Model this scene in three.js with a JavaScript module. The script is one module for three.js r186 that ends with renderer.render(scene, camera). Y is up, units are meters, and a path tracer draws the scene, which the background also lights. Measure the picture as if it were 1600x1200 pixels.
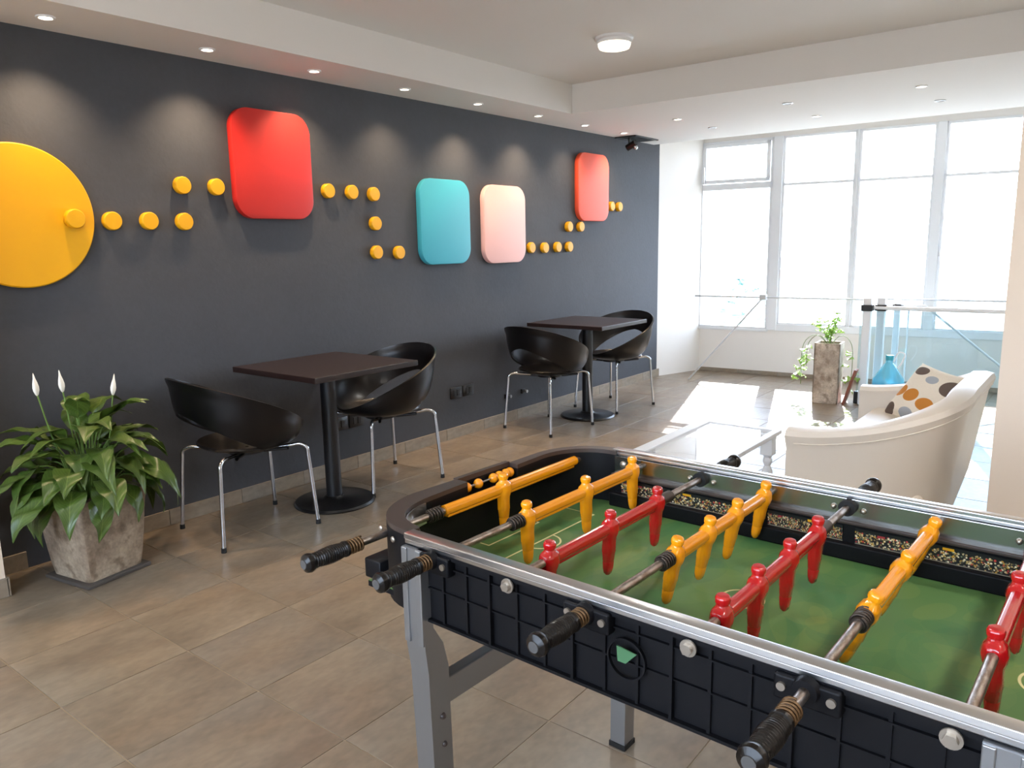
import * as THREE from 'three';
import { mergeGeometries, toCreasedNormals } from 'three/addons/utils/BufferGeometryUtils.js';
import { RoundedBoxGeometry } from 'three/addons/geometries/RoundedBoxGeometry.js';

// ---------------------------------------------------------------- camera, sky, sun, exposure
const scene = new THREE.Scene();
const renderer = new THREE.WebGLRenderer({ antialias: true });
renderer.toneMapping = THREE.LinearToneMapping;
renderer.toneMappingExposure = 1.05;
renderer.shadowMap.enabled = true;

const camera = new THREE.PerspectiveCamera(52.784, 4 / 3, 0.05, 200);
{
  const r = new THREE.Vector3(0.61368438, -0.01832698, 0.78933871), u = new THREE.Vector3(0.15086831, 0.9840317, -0.09444766), f = new THREE.Vector3(0.77500338, -0.17704725, -0.60664985);
  const m = new THREE.Matrix4().makeBasis(r, u, f.negate());
  camera.position.set(0, 1.34, 3.617);
  camera.quaternion.setFromRotationMatrix(m);
  scene.add(camera);
}
const SKY = 11, SUN = 24, LAMP = 4.4, SPOT = 3.6;
{ // hazy white sky, a little bluer overhead
  const w = 64, h = 32, d = new Float32Array(w * h * 4);
  for (let j = 0; j < h; j++) for (let i = 0; i < w; i++) {
    const el = (j + 0.5) / h * 180 - 90, t = Math.max(0, el) / 90, k = (j * w + i) * 4;
    const c = el < 0 ? [0.55, 0.54, 0.52] : [0.84 - 0.25 * t, 0.98 - 0.12 * t, 1.2 + 0.05 * t];
    d[k] = c[0]; d[k + 1] = c[1]; d[k + 2] = c[2]; d[k + 3] = 1;
  }
  const t = new THREE.DataTexture(d, w, h, THREE.RGBAFormat, THREE.FloatType);
  t.mapping = THREE.EquirectangularReflectionMapping; t.magFilter = THREE.LinearFilter; t.needsUpdate = true;
  scene.background = t; scene.backgroundIntensity = SKY;
}
const sun = new THREE.DirectionalLight(new THREE.Color(1, 0.98, 0.95), SUN);
{
  const e = 36 * Math.PI / 180, dir = new THREE.Vector3(-0.95 * Math.cos(e), -Math.sin(e), 0.3 * Math.cos(e));
  sun.position.copy(dir).multiplyScalar(-12).add(new THREE.Vector3(6, 0, 2)); sun.target.position.set(6, 0, 2);
  sun.castShadow = true; sun.shadow.radius = 1;
  Object.assign(sun.shadow.camera, { left: -6, right: 6, top: 6, bottom: -6, near: 0.5, far: 30 });
  sun.shadow.mapSize.set(2048, 2048);
  scene.add(sun, sun.target);
}

// ---------------------------------------------------------------- helpers
let seed = 12345;
const rnd = () => { seed = (seed * 1664525 + 1013904223) >>> 0; return seed / 4294967296; };
const rr = (a, b) => a + (b - a) * rnd();
const V = (x, y, z) => new THREE.Vector3(x, y, z);
const used = {};
function numbered(name) { const n = used[name] = (used[name] ?? -1) + 1; return n ? `${name}_${String(n).padStart(3, '0')}` : name; }
function tag(o, label, category, group) { o.userData = { label, category }; if (group) o.userData.group = group; return o; }
function shadows(o) { o.castShadow = o.receiveShadow = true; return o; }
function thing(name, label, category, pos = [0, 0, 0], turn = 0, group) {
  const o = new THREE.Group(); o.name = numbered(name); o.position.set(...pos); o.rotation.y = turn; scene.add(o);
  return tag(o, label, category, group);
}
function prep(g, boxuv = true) { // non-indexed, position + normal + uv only
  let o = g.index ? g.toNonIndexed() : g;
  if (!o.attributes.normal) o.computeVertexNormals();
  for (const k of Object.keys(o.attributes)) if (!['position', 'normal', 'uv'].includes(k)) o.deleteAttribute(k);
  if (boxuv || !o.attributes.uv) {
    const p = o.attributes.position, uv = new Float32Array(p.count * 2), a = V(), b = V(), c = V(), n = V();
    for (let i = 0; i < p.count; i += 3) {
      a.fromBufferAttribute(p, i); b.fromBufferAttribute(p, i + 1); c.fromBufferAttribute(p, i + 2);
      n.copy(b).sub(a).cross(c.clone().sub(a)); const x = Math.abs(n.x), y = Math.abs(n.y), z = Math.abs(n.z);
      [a, b, c].forEach((q, k) => { const [s, t] = y >= x && y >= z ? [q.x, q.z] : x >= z ? [q.z, q.y] : [q.x, q.y]; uv[(i + k) * 2] = s; uv[(i + k) * 2 + 1] = t; });
    }
    o.setAttribute('uv', new THREE.BufferAttribute(uv, 2));
  }
  return o;
}
function join(gs, boxuv = true) { return mergeGeometries((Array.isArray(gs) ? gs : [gs]).flat().map((g) => prep(g, boxuv))); }
function mesh(name, gs, mat, parent = scene, boxuv = true) {
  const m = shadows(new THREE.Mesh(gs.isReady ? gs : join(gs, boxuv), mat));
  m.name = parent === scene ? numbered(name) : name; parent.add(m); return m;
}
function ready(gs, boxuv = true) { const g = join(gs, boxuv); g.isReady = true; return g; }
function struct(name, gs, mat, parent = scene) { const m = mesh(name, gs, mat, parent); if (parent === scene) m.userData.kind = 'structure'; return m; }
function structGroup(name) { const g = new THREE.Group(); g.name = numbered(name); g.userData.kind = 'structure'; scene.add(g); return g; }
const box = (x0, x1, y0, y1, z0, z1) => new THREE.BoxGeometry(x1 - x0, y1 - y0, z1 - z0).translate((x0 + x1) / 2, (y0 + y1) / 2, (z0 + z1) / 2);
const rbox = (x0, x1, y0, y1, z0, z1, r = 0.004, s = 2) => new RoundedBoxGeometry(x1 - x0, y1 - y0, z1 - z0, s, r).translate((x0 + x1) / 2, (y0 + y1) / 2, (z0 + z1) / 2);
const cyl = (r0, r1, h, x, y, z, n = 24) => new THREE.CylinderGeometry(r0, r1, h, n).translate(x, y, z);
function bar(a, b, r, n = 10, r2 = r) { // round bar between two points
  const d = b.clone().sub(a), g = new THREE.CylinderGeometry(r2, r, d.length(), n);
  g.applyQuaternion(new THREE.Quaternion().setFromUnitVectors(V(0, 1, 0), d.clone().normalize()));
  return g.translate((a.x + b.x) / 2, (a.y + b.y) / 2, (a.z + b.z) / 2);
}
function tube(pts, r, seg = 40, n = 10) { return new THREE.TubeGeometry(new THREE.CatmullRomCurve3(pts, false, 'centripetal'), seg, r, n); }
function lathe(pts, n = 32) { return new THREE.LatheGeometry(pts.map(([r, y]) => new THREE.Vector2(r, y)), n); }
function loft(secs, caps = true) { // secs: closed loops of equal length -> surface
  const n = secs[0].length, pos = [], idx = [];
  secs.forEach((s) => s.forEach((p) => pos.push(p.x, p.y, p.z)));
  for (let i = 0; i + 1 < secs.length; i++) for (let j = 0; j < n; j++) {
    const a = i * n + j, b = i * n + (j + 1) % n, c = a + n, d = b + n; idx.push(a, c, b, b, c, d);
  }
  if (caps) for (const [i, flip] of [[0, 0], [secs.length - 1, 1]]) {
    const c = secs[i].reduce((s, p) => s.add(p), V()).divideScalar(n), k = pos.length / 3; pos.push(c.x, c.y, c.z);
    for (let j = 0; j < n; j++) { const a = i * n + j, b = i * n + (j + 1) % n; flip ? idx.push(a, k, b) : idx.push(a, b, k); }
  }
  const g = new THREE.BufferGeometry(); g.setAttribute('position', new THREE.Float32BufferAttribute(pos, 3)); g.setIndex(idx);
  return g;
}
const smooth = (g, angle = 0.7) => toCreasedNormals(g, angle);
function shell(P, nu, nv, th, closedU) { // P(u, v) -> point; gives a thin solid skin
  const pos = [], idx = [], W = nv + 1, cols = closedU ? nu : nu + 1, at = (i, j) => ((closedU ? i % nu : i) * W + j);
  const pts = [];
  for (let i = 0; i < cols; i++) for (let j = 0; j <= nv; j++) pts.push(P(i / nu, j / nv));
  const nor = pts.map((p, k) => {
    const i = Math.floor(k / W), j = k % W;
    const pu = (q) => pts[at(closedU ? (q + nu) % nu : Math.min(Math.max(q, 0), nu), j)], pv = (q) => pts[at(i, Math.min(Math.max(q, 0), nv))];
    return pu(i + 1).clone().sub(pu(i - 1)).cross(pv(j + 1).clone().sub(pv(j - 1))).normalize();
  });
  const N = pts.length;
  pts.forEach((p, k) => { const q = p.clone().addScaledVector(nor[k], th / 2); pos.push(q.x, q.y, q.z); });
  pts.forEach((p, k) => { const q = p.clone().addScaledVector(nor[k], -th / 2); pos.push(q.x, q.y, q.z); });
  const quad = (a, b, c, d) => idx.push(a, b, c, b, d, c);
  for (let i = 0; i < nu; i++) for (let j = 0; j < nv; j++) {
    const a = at(i, j), b = at(i + 1, j), c = at(i, j + 1), d = at(i + 1, j + 1);
    quad(a, b, c, d); quad(N + b, N + a, N + d, N + c);
  }
  for (let i = 0; i < nu; i++) { let a = at(i, 0), b = at(i + 1, 0); quad(b, a, N + b, N + a); a = at(i, nv); b = at(i + 1, nv); quad(a, b, N + a, N + b); }
  if (!closedU) for (let j = 0; j < nv; j++) { let a = at(0, j), b = at(0, j + 1); quad(a, b, N + a, N + b); a = at(nu, j); b = at(nu, j + 1); quad(b, a, N + b, N + a); }
  const g = new THREE.BufferGeometry(); g.setAttribute('position', new THREE.Float32BufferAttribute(pos, 3)); g.setIndex(idx);
  return g;
}
const lerp = (a, b, t) => a + (b - a) * t;
const sstep = (a, b, x) => { const t = Math.min(1, Math.max(0, (x - a) / (b - a))); return t * t * (3 - 2 * t); };
function curve1(keys, x) { // smooth interpolation through [x, y] keys
  if (x <= keys[0][0]) return keys[0][1];
  for (let i = 1; i < keys.length; i++) if (x <= keys[i][0]) { const [a, p] = keys[i - 1], [b, q] = keys[i]; return lerp(p, q, sstep(a, b, x)); }
  return keys[keys.length - 1][1];
}

// ---------------------------------------------------------------- textures
const hash = (x, y, s) => { let h = (x * 374761393 + y * 668265263 + s * 2147483647) | 0; h = Math.imul(h ^ (h >>> 13), 1274126177); h ^= h >>> 16; return (h >>> 0) / 4294967296; };
function vnoise(x, y, px, py, s) { // tileable value noise
  const xi = Math.floor(x), yi = Math.floor(y), fx = x - xi, fy = y - yi, u = fx * fx * (3 - 2 * fx), v = fy * fy * (3 - 2 * fy);
  const w = (a, p) => ((a % p) + p) % p, h = (a, b) => hash(w(a, px), w(b, py), s);
  return lerp(lerp(h(xi, yi), h(xi + 1, yi), u), lerp(h(xi, yi + 1), h(xi + 1, yi + 1), u), v);
}
function fbm(u, v, fx, fy, oct, s) { let a = 0, k = 0.5, n = 0; for (let o = 0; o < oct; o++) { a += k * vnoise(u * fx, v * fy, fx, fy, s + o); n += k; k *= 0.55; fx *= 2; fy *= 2; } return a / n; }
function texture(size, metres, fn, srgb = true) {
  const d = new Uint8Array(size * size * 4);
  for (let j = 0; j < size; j++) for (let i = 0; i < size; i++) {
    const c = fn(i / size, j / size), k = (j * size + i) * 4;
    d[k] = Math.min(255, Math.max(0, c[0])); d[k + 1] = Math.min(255, Math.max(0, c[1])); d[k + 2] = Math.min(255, Math.max(0, c[2])); d[k + 3] = 255;
  }
  const t = new THREE.DataTexture(d, size, size, THREE.RGBAFormat);
  t.wrapS = t.wrapT = THREE.RepeatWrapping; t.magFilter = THREE.LinearFilter; t.minFilter = THREE.LinearMipmapLinearFilter; t.generateMipmaps = true;
  if (srgb) t.colorSpace = THREE.SRGBColorSpace;
  t.repeat.set(1 / metres, 1 / metres); t.needsUpdate = true; return t;
}
const mix3 = (a, b, t) => [lerp(a[0], b[0], t), lerp(a[1], b[1], t), lerp(a[2], b[2], t)];
const tileMap = texture(1024, 2.43, (u, v) => {
  const s = fbm(u, v, 10, 26, 5, 3), l = fbm(u, v, 5, 7, 4, 11), f = fbm(u, v, 90, 150, 2, 29), w = fbm(u, v, 7, 12, 3, 47);
  let c = mix3([118, 106, 92], [160, 148, 130], sstep(0.1, 0.9, s * 0.65 + l * 0.35));
  c = mix3(c, [156, 130, 102], 0.3 * sstep(0.4, 0.85, w)); c = mix3(c, [122, 120, 116], 0.45 * sstep(0.4, 0.85, l));
  return c.map((x) => x * (0.93 + 0.14 * f));
});
const tileRough = texture(512, 2.43, (u, v) => { const f = 73 + 26 * fbm(u, v, 24, 40, 4, 5); return [f, f, f]; }, false);
const tileBump = texture(512, 0.6, (u, v) => { const f = 255 * fbm(u, v, 28, 28, 4, 77); return [f, f, f]; }, false);
const plasterMap = texture(512, 1.6, (u, v) => { const f = fbm(u, v, 6, 6, 5, 8), g = fbm(u, v, 80, 80, 2, 9); const k = 0.94 + 0.08 * f + 0.05 * g; return [63 * k, 66 * k, 72 * k]; });
const plasterBump = texture(512, 0.8, (u, v) => { const f = 255 * (0.5 * fbm(u, v, 50, 50, 3, 21) + 0.5 * fbm(u, v, 8, 8, 3, 22)); return [f, f, f]; }, false);
const concreteMap = texture(512, 0.5, (u, v) => {
  const a = fbm(u, v, 4, 4, 5, 31), b = fbm(u, v, 9, 7, 4, 37), f = fbm(u, v, 60, 60, 2, 39);
  let c = mix3([158, 144, 130], [206, 194, 178], sstep(0.2, 0.8, a)); c = mix3(c, [106, 90, 74], 0.6 * sstep(0.5, 0.8, b)); c = mix3(c, [205, 192, 170], 0.6 * sstep(0.62, 0.75, 1 - b));
  return c.map((x) => x * (0.9 + 0.2 * f));
});
const wengeMap = texture(512, 0.6, (u, v) => { const s = fbm(u, v, 3, 90, 3, 51), f = fbm(u, v, 6, 200, 2, 53); return mix3([26, 17, 16], [46, 31, 29], s * 0.7 + f * 0.3); });
const wornRough = texture(256, 0.08, (u, v) => { const f = 76 + 50 * sstep(0.2, 0.8, fbm(u, v, 8, 20, 4, 61)); return [f, f, f]; }, false);
const wornSteel = texture(256, 0.08, (u, v) => mix3([138, 124, 114], [182, 176, 172], sstep(0.2, 0.8, fbm(u, v, 6, 18, 4, 63))));
const leafMap = texture(256, 1, (u, v) => { // v along the leaf, u across
  const rib = Math.abs(u - 0.5) < 0.018 ? 1 : 0, vein = Math.abs(Math.sin((v * 11 + Math.abs(u - 0.5) * 7) * Math.PI)) > 0.97 ? 0.5 : 0, n = fbm(u, v, 5, 5, 3, 71);
  return mix3(mix3([50, 74, 26], [90, 114, 44], n), [138, 156, 84], Math.max(rib, vein) * 0.55);
});

// ---------------------------------------------------------------- materials
const std = (color, roughness = 0.6, metalness = 0, more = {}) => new THREE.MeshStandardMaterial({ color, roughness, metalness, ...more });
const phys = (color, roughness, more = {}) => new THREE.MeshPhysicalMaterial({ color, roughness, ...more });
const M = {
  white: std(0xe9e6e1, 0.75), ceiling: std(0xdedcd9, 0.85), cream: std(0xe3d3c0, 0.7), dark: std(0xffffff, 0.72, 0, { map: plasterMap, bumpMap: plasterBump, bumpScale: 0.0012 }),
  grout: std(0x9c8c76, 0.85), chrome: std(0xc9ccd0, 0.16, 1), steel: std(0xb4b6b8, 0.3, 1), alu: std(0xd5d6d8, 0.28, 1), aluWhite: std(0xe6e9ec, 0.4), blackPlastic: phys(0x0b0b0d, 0.32),
  black: std(0x101114, 0.42), wenge: std(0xffffff, 0.34, 0, { map: wengeMap }), shellBlack: phys(0x0a090b, 0.3, { specularIntensity: 0.8 }),
  rubber: std(0x121212, 0.8), concrete: std(0xffffff, 0.7, 0, { map: concreteMap }), slate: std(0x4f4a46, 0.5), soil: std(0x2a1e15, 0.95),
  yellow: phys(0xe2a600, 0.5), red: phys(0xc4251e, 0.5), teal: phys(0x3fa9bd, 0.5), pink: phys(0xf0bcb4, 0.5), orange: phys(0xee5a3a, 0.5),
  playerYellow: phys(0xf09a10, 0.22, { clearcoat: 0.5, clearcoatRoughness: 0.12 }), playerRed: phys(0xb51518, 0.2, { clearcoat: 0.6, clearcoatRoughness: 0.1 }),
  rod: std(0xffffff, 1, 1, { map: wornSteel, roughnessMap: wornRough }), tableBlack: phys(0x0c0c0f, 0.5, { specularIntensity: 0.4 }), capBrown: std(0x3d322d, 0.42), mirror: std(0xb4b6b0, 0.22, 1),
  leather: phys(0xe8dccb, 0.42, { sheen: 0.2 }), fabricWhite: std(0xf0e8dc, 0.8), glass: phys(0xffffff, 0, { transmission: 1, thickness: 0, ior: 1.45 }),
  glassTint: phys(0xe6f2f6, 0, { transmission: 1, thickness: 0, ior: 1.45 }), leaf: phys(0xffffff, 0.36, { map: leafMap, side: THREE.DoubleSide, transmission: 0.12, thickness: 0 }),
  stem: std(0x5d7a34, 0.6), spathe: phys(0xf2eee2, 0.5, { side: THREE.DoubleSide }), smallLeaf: phys(0x9cc25a, 0.5, { side: THREE.DoubleSide, transmission: 0.35, thickness: 0 }),
  jug: phys(0xa6e6f4, 0.12, { transmission: 0.7, thickness: 0, ior: 1.4 }), water: phys(0x8adbee, 0.1, { transmission: 0.6, thickness: 0 }), wood: std(0x8a4f3c, 0.6), rackGrey: std(0xc0c6cc, 0.45), concreteDim: std(0xdcd4c8, 0.7, 0, { map: concreteMap }), bolt: std(0xb5aca0, 0.35, 0.9), spring: std(0x4e443c, 0.45, 0.7),
  glow: std(0xfff3df, 0.6, 0, { emissive: new THREE.Color(1, 0.86, 0.66), emissiveIntensity: 2.4 }), spotGlow: std(0xffffff, 0.5, 0, { emissive: new THREE.Color(1, 0.82, 0.62), emissiveIntensity: 14 }),
  outside: std(0x8a877f, 0.9), outsideGrey: std(0x8e959b, 0.8), shrub: std(0xb9d3d0, 0.8, 0, { side: THREE.DoubleSide }),
};
M.tile = std(0xffffff, 1, 0, { map: tileMap, roughnessMap: tileRough, bumpMap: tileBump, bumpScale: 0.0003 });
M.tile.color = new THREE.Color(0.84, 0.8, 0.75); M.tile2 = M.tile.clone(); M.tile2.color = new THREE.Color(0.79, 0.75, 0.71);
M.skirting = std(0xffffff, 0.5, 0, { map: tileMap });

// ---------------------------------------------------------------- the room
const WX = 7.6, WK = 0.072, wallX = (z) => WX + WK * (z - 0.36);         // the window wall leans a few degrees off square
const HLOW = 2.252, HTOP = 2.452, BEAM = 4.84;
{
  const fl = struct('floor', box(-1.7, 8.1, -0.15, -0.0025, -0.2, 5.4), M.grout);
  const variants = [];
  for (let k = 0; k < 12; k++) {
    const g = new RoundedBoxGeometry(0.4012, 0.012, 0.4012, 1, 0.0012).translate(0, -0.006, 0), p = ready(g), uv = p.attributes.uv, ox = rnd() * 2.43, oz = rnd() * 2.43, s = k % 2 ? -1 : 1;
    for (let i = 0; i < uv.count; i++) uv.setXY(i, s * uv.getX(i) + ox, s * uv.getY(i) + oz);
    variants.push(p);
  }
  for (let i = -6; i < 18; i++) for (let j = -1; j < 13; j++) {
    const x = 0.822 + 0.405 * i + 0.2025, z = 0.02 + 0.405 * j + 0.2025;
    if (x > wallX(z) - 0.1 || (i < 0 && j > 11)) continue;
    const t = mesh('tile', variants[Math.floor(rnd() * 12)], rnd() < 0.5 ? M.tile : M.tile2, fl);
    t.position.set(x, rr(-0.0003, 0.0003), z);
  }
  for (let j = -1; j < 11; j++) { // cut tiles along the window wall
    const z = 0.02 + 0.405 * j + 0.2025; let i = 0; while (0.822 + 0.405 * i + 0.2025 <= wallX(z) - 0.1) i++;
    const x0 = 0.822 + 0.405 * i + 0.002, w = wallX(z) + 0.03 - x0; if (w < 0.03) continue;
    mesh('tile', box(x0, x0 + w, -0.012, 0, z - 0.2006, z + 0.2006), M.tile, fl);
  }
}
struct('wall_back', box(1.03, 7.0, 0, 2.45, -0.2, 0), M.dark);
struct('wall_left', box(-1.7, 1.03, 0, 2.5, -0.2, 0.24), M.cream);
struct('wall_behind', box(-1.9, 3.45, 0, 2.6, 5.2, 5.4), M.cream);
struct('wall_right', box(3.2, 3.42, 0, 2.5, 3.312, 5.2), M.cream);
struct('wall_right_far', box(3.42, 8.0, 0, 2.5, 4.2, 4.4), M.white);
{ // oblique white return beside the windows
  const a = [7.0, 0], b = [7.59, 0.19], s = new THREE.Shape([[a[0], -a[1]], [b[0], -b[1]], [7.9, -0.2], [7.9, 0.25], [7.0, 0.25]].map((p) => new THREE.Vector2(...p)));
  struct('wall_side', new THREE.ExtrudeGeometry(s, { depth: 2.45, bevelEnabled: false }).rotateX(-Math.PI / 2), M.white);
}
struct('ceiling', box(-1.9, 8.1, HTOP, HTOP + 0.15, -0.2, 5.4), M.ceiling);
struct('ceiling_edge_back', box(-1.9, BEAM, HLOW, HTOP, -0.2, 0.42), M.ceiling);
struct('ceiling_bay', box(BEAM, 6.88, HLOW, HTOP, -0.2, 4.4), M.ceiling);
// skirting tiles, each its own piece
{
  const bb = structGroup('baseboard_back'), g = ready(rbox(0.0012, 0.4038, 0, 0.077, 0.0002, 0.011, 0.0015, 1));
  for (let i = 0; i < 15; i++) { const x = 0.822 + 0.405 * i + 0.2025; const t = mesh('tile', i === 14 ? ready(rbox(0.0012, 0.5, 0, 0.077, 0.0002, 0.011, 0.0015, 1)) : g, M.skirting, bb); t.position.set(Math.max(1.03, x), 0, 0); if (i === 0) { t.scale.x = 0.4; } }
  const bw = structGroup('baseboard_window');
  for (let j = 0; j < 9; j++) { const z = 0.2 + 0.405 * j; const t = mesh('tile', ready(rbox(-0.012, 0, 0, 0.04, 0.0012, 0.4038, 0.0015, 1)), M.skirting, bw); t.position.set(wallX(z), 0, z); t.rotation.y = WK; }
  const bl = structGroup('baseboard_left'); const q = mesh('tile', ready([rbox(0.63, 1.036, 0, 0.077, 0.24, 0.251, 0.0015, 1), rbox(1.03, 1.041, 0, 0.077, 0.012, 0.251, 0.0015, 1)]), M.skirting, bl); q.userData.label = 'brown skirting tile at the corner';
}
// window wall: built in its own axes (z along the wall), then turned
{
  const W = new THREE.Group(); // only used to compute places
  const place = (o) => { o.position.set(WX - WK * 0.36 * 0, 0, 0); o.position.set(wallX(0), 0, 0); o.rotation.y = WK; };
  const T = 0.14;
  const sp = struct('wall_window', [box(0, T, 0, 0.46, 0.0, 4.3), box(0, T, 2.31, 2.46, 0.0, 4.3), box(0, T, 0, 2.46, 0.0, 0.165), box(0, T, 0, 2.46, 3.5, 4.3)], M.white); place(sp);
  const bays = [[0.165, 0.895, 0.46, 1], [0.98, 1.635, 0.52, 0], [1.655, 2.275, 0.52, 0], [2.345, 3.5, 0.52, 0]];
  bays.forEach(([z0, z1, sill, hopper], i) => {
    const w = structGroup(`window_${i + 1}`); place(w);
    const f = hopper ? 0.03 : 0.022, x0 = -0.012, x1 = 0.05;
    mesh('window_frame', [rbox(x0, x1, sill, 2.31, z0, z0 + f), rbox(x0, x1, sill, 2.31, z1 - f, z1), rbox(x0, x1, 2.31 - f, 2.31, z0, z1), rbox(x0, x1, sill, sill + f * 0.8, z0, z1)], M.aluWhite, w);
    const ty = hopper ? 1.87 : 1.862;
    mesh('transom', rbox(x0, x1, ty - (hopper ? 0.03 : 0.012), ty + (hopper ? 0.03 : 0.012), z0, z1), M.aluWhite, w);
    mesh('pane', box(0.018, 0.022, ty, 2.3, z0 + 0.01, z1 - 0.01), M.glass, w); mesh('pane', box(0.018, 0.022, sill + 0.01, ty, z0 + 0.01, z1 - 0.01), M.glass, w);
    if (hopper) {
      mesh('sash', [rbox(x0 - 0.02, x0, 1.905, 1.94, z0 + 0.03, z1 - 0.03), rbox(x0 - 0.02, x0, 2.25, 2.285, z0 + 0.03, z1 - 0.03), rbox(x0 - 0.02, x0, 1.905, 2.285, z0 + 0.03, z0 + 0.065), rbox(x0 - 0.02, x0, 1.905, 2.285, z1 - 0.065, z1 - 0.03)], M.aluWhite, w);
      mesh('handle', rbox(x0 - 0.045, x0 - 0.022, 1.9, 2.07, z0 + 0.035, z0 + 0.055), M.aluWhite, w);
    } else {
      if (i !== 2) mesh('latch', [rbox(x0 - 0.012, x0, 1.17, 1.23, z0 + 0.004, z0 + 0.018), rbox(x0 - 0.012, x0, 1.05, 1.07, z0 + 0.004, z0 + 0.018)], M.aluWhite, w);
    }
  });
  const mu = structGroup('trim_1'); place(mu);
  mesh('mullion', rbox(-0.03, 0.08, 0.46, 2.31, 0.895, 0.98), M.aluWhite, mu); mesh('mullion', rbox(-0.02, 0.08, 0.52, 2.31, 1.635, 1.655), M.aluWhite, mu); mesh('mullion', rbox(-0.03, 0.08, 0.52, 2.31, 2.275, 2.345), M.aluWhite, mu);
  mesh('sill', [rbox(-0.02, 0.14, 0.455, 0.522, 0.895, 3.5), rbox(-0.02, 0.14, 0.44, 0.462, 0.165, 0.895)], M.aluWhite, mu);
}
// far left wall, behind the photographer's left shoulder, with a window of its own
struct('wall_far_left', [box(-1.9, -1.7, 0, 0.8, -0.2, 5.4), box(-1.9, -1.7, 2.25, 2.6, -0.2, 5.4), box(-1.9, -1.7, 0.8, 2.25, -0.2, 0.9), box(-1.9, -1.7, 0.8, 2.25, 4.6, 5.4)], M.white);
{
  const w = structGroup('window_5');
  mesh('window_frame', [rbox(-1.84, -1.78, 0.8, 0.85, 0.9, 4.6), rbox(-1.84, -1.78, 2.2, 2.25, 0.9, 4.6), ...[0.9, 2.1, 3.35, 4.55].map((z) => rbox(-1.84, -1.78, 0.8, 2.25, z, z + 0.05))], M.aluWhite, w);
  for (const z of [0.95, 2.15, 3.4]) mesh('pane', box(-1.812, -1.808, 0.85, 2.2, z, z + 1.15), M.glass, w);
}

// ---------------------------------------------------------------- outside the windows
struct('outside_ground', box(8.4, 60, -3.3, -3, -30, 30), M.outside);
{
  const b = thing('building', 'pale building with grey slatted balcony seen through the right window', 'building', [16.5, -3, 8.4]);
  mesh('wall', box(0, 5, 0, 3.9, 0, 8), M.outside, b);
  for (let k = 0; k < 4; k++) mesh('slat', box(-0.12, 0, 2.6 + 0.32 * k, 2.78 + 0.32 * k, 0, 3), M.outsideGrey, b);
}
{
  const t = thing('tree', 'pale green tree outside the window with the small top sash', 'tree', [12.5, -3, -1.35]);
  mesh('trunk', bar(V(0, 0, 0), V(0.1, 2.6, 0), 0.1, 8, 0.05), M.wood, t);
  const gs = [];
  for (let k = 0; k < 240; k++) { const a = rr(0, 6.28), h = rr(-1, 1), r = Math.sqrt(1 - h * h) * Math.cbrt(rnd()); gs.push(new THREE.CircleGeometry(rr(0.06, 0.12), 5).rotateX(rr(0, 3)).rotateY(rr(0, 3)).translate(0.1 + 0.5 * r * Math.cos(a), 3.15 + 0.55 * h, 0.5 * r * Math.sin(a))); }
  const c = mesh('foliage', gs, M.shrub, t); c.userData.kind = 'stuff';
}

// ---------------------------------------------------------------- lamps
function roundLamp(x, z, label, group) {
  const t = thing('ceiling_lamp', label, 'lamp', [x, HTOP, z], 0, group);
  mesh('housing', smooth(lathe([[0, 0], [0.105, 0], [0.105, -0.012], [0.094, -0.018], [0.094, -0.034], [0, -0.034]])), M.aluWhite, t);
  mesh('diffuser', smooth(lathe([[0, -0.066], [0.06, -0.064], [0.082, -0.058], [0.0885, -0.046], [0.0885, -0.034], [0, -0.034]])), M.glow, t);
  const l = new THREE.SpotLight(new THREE.Color(1, 0.95, 0.88), LAMP, 0, Math.PI / 2 * 0.96, 0.6, 2); l.position.set(x, HTOP - 0.075, z); l.target.position.set(x, 0, z); l.castShadow = true; l.shadow.radius = 4; scene.add(l, l.target);
}
roundLamp(3.93, 1.3, 'round surface-mounted ceiling lamp, lit, on the raised ceiling');
for (const [x, z] of [[0.9, 1.6], [0.9, 4.4], [2.4, 4.3]]) roundLamp(x, z, 'round surface-mounted ceiling lamp on the raised ceiling behind the photographer', 'round ceiling lamps behind the photographer');
function spotLamp(x, z, lit, label) {
  const y = HLOW;
  const t = thing('recessed_spotlight', label, 'spotlight', [x, y, z]);
  mesh('ring', smooth(lathe([[0.024, 0], [0.036, 0], [0.035, -0.005], [0.026, -0.006], [0.024, 0]])), lit ? M.aluWhite : M.steel, t);
  mesh('bulb', smooth(lathe([[0, -0.004], [0.016, -0.0035], [0.0235, -0.001], [0.0235, 0.002], [0, 0.002]])), lit ? M.spotGlow : M.steel, t);
  if (!lit) return;
  const l = new THREE.SpotLight(new THREE.Color(1, 0.72, 0.46), SPOT * lit, 0, 0.95, 0.8, 2); l.position.set(x, y - 0.012, z); l.target.position.set(x, 0, z); l.castShadow = true; l.shadow.radius = 1; scene.add(l, l.target);
}
const X = 0.957;
[[1.509, 'first lit recessed spotlight from the left, above the yellow disc'], [2.229, 'second lit recessed spotlight from the left along the dark wall'], [2.864, 'third lit recessed spotlight from the left, above the red panel'], [3.547, 'fourth lit recessed spotlight from the left along the dark wall'], [4.24, 'fifth lit recessed spotlight from the left along the dark wall'], [4.94, 'sixth lit recessed spotlight from the left along the dark wall'], [5.591, 'seventh lit recessed spotlight from the left, nearly above the orange panel'], [6.226, 'last recessed spotlight along the dark wall, beside the ceiling hatch']]
  .forEach(([x, l], i) => spotLamp(x * X, 0.2, i > 5 ? 0.5 : i === 3 ? 0.7 : 1, l));
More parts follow.
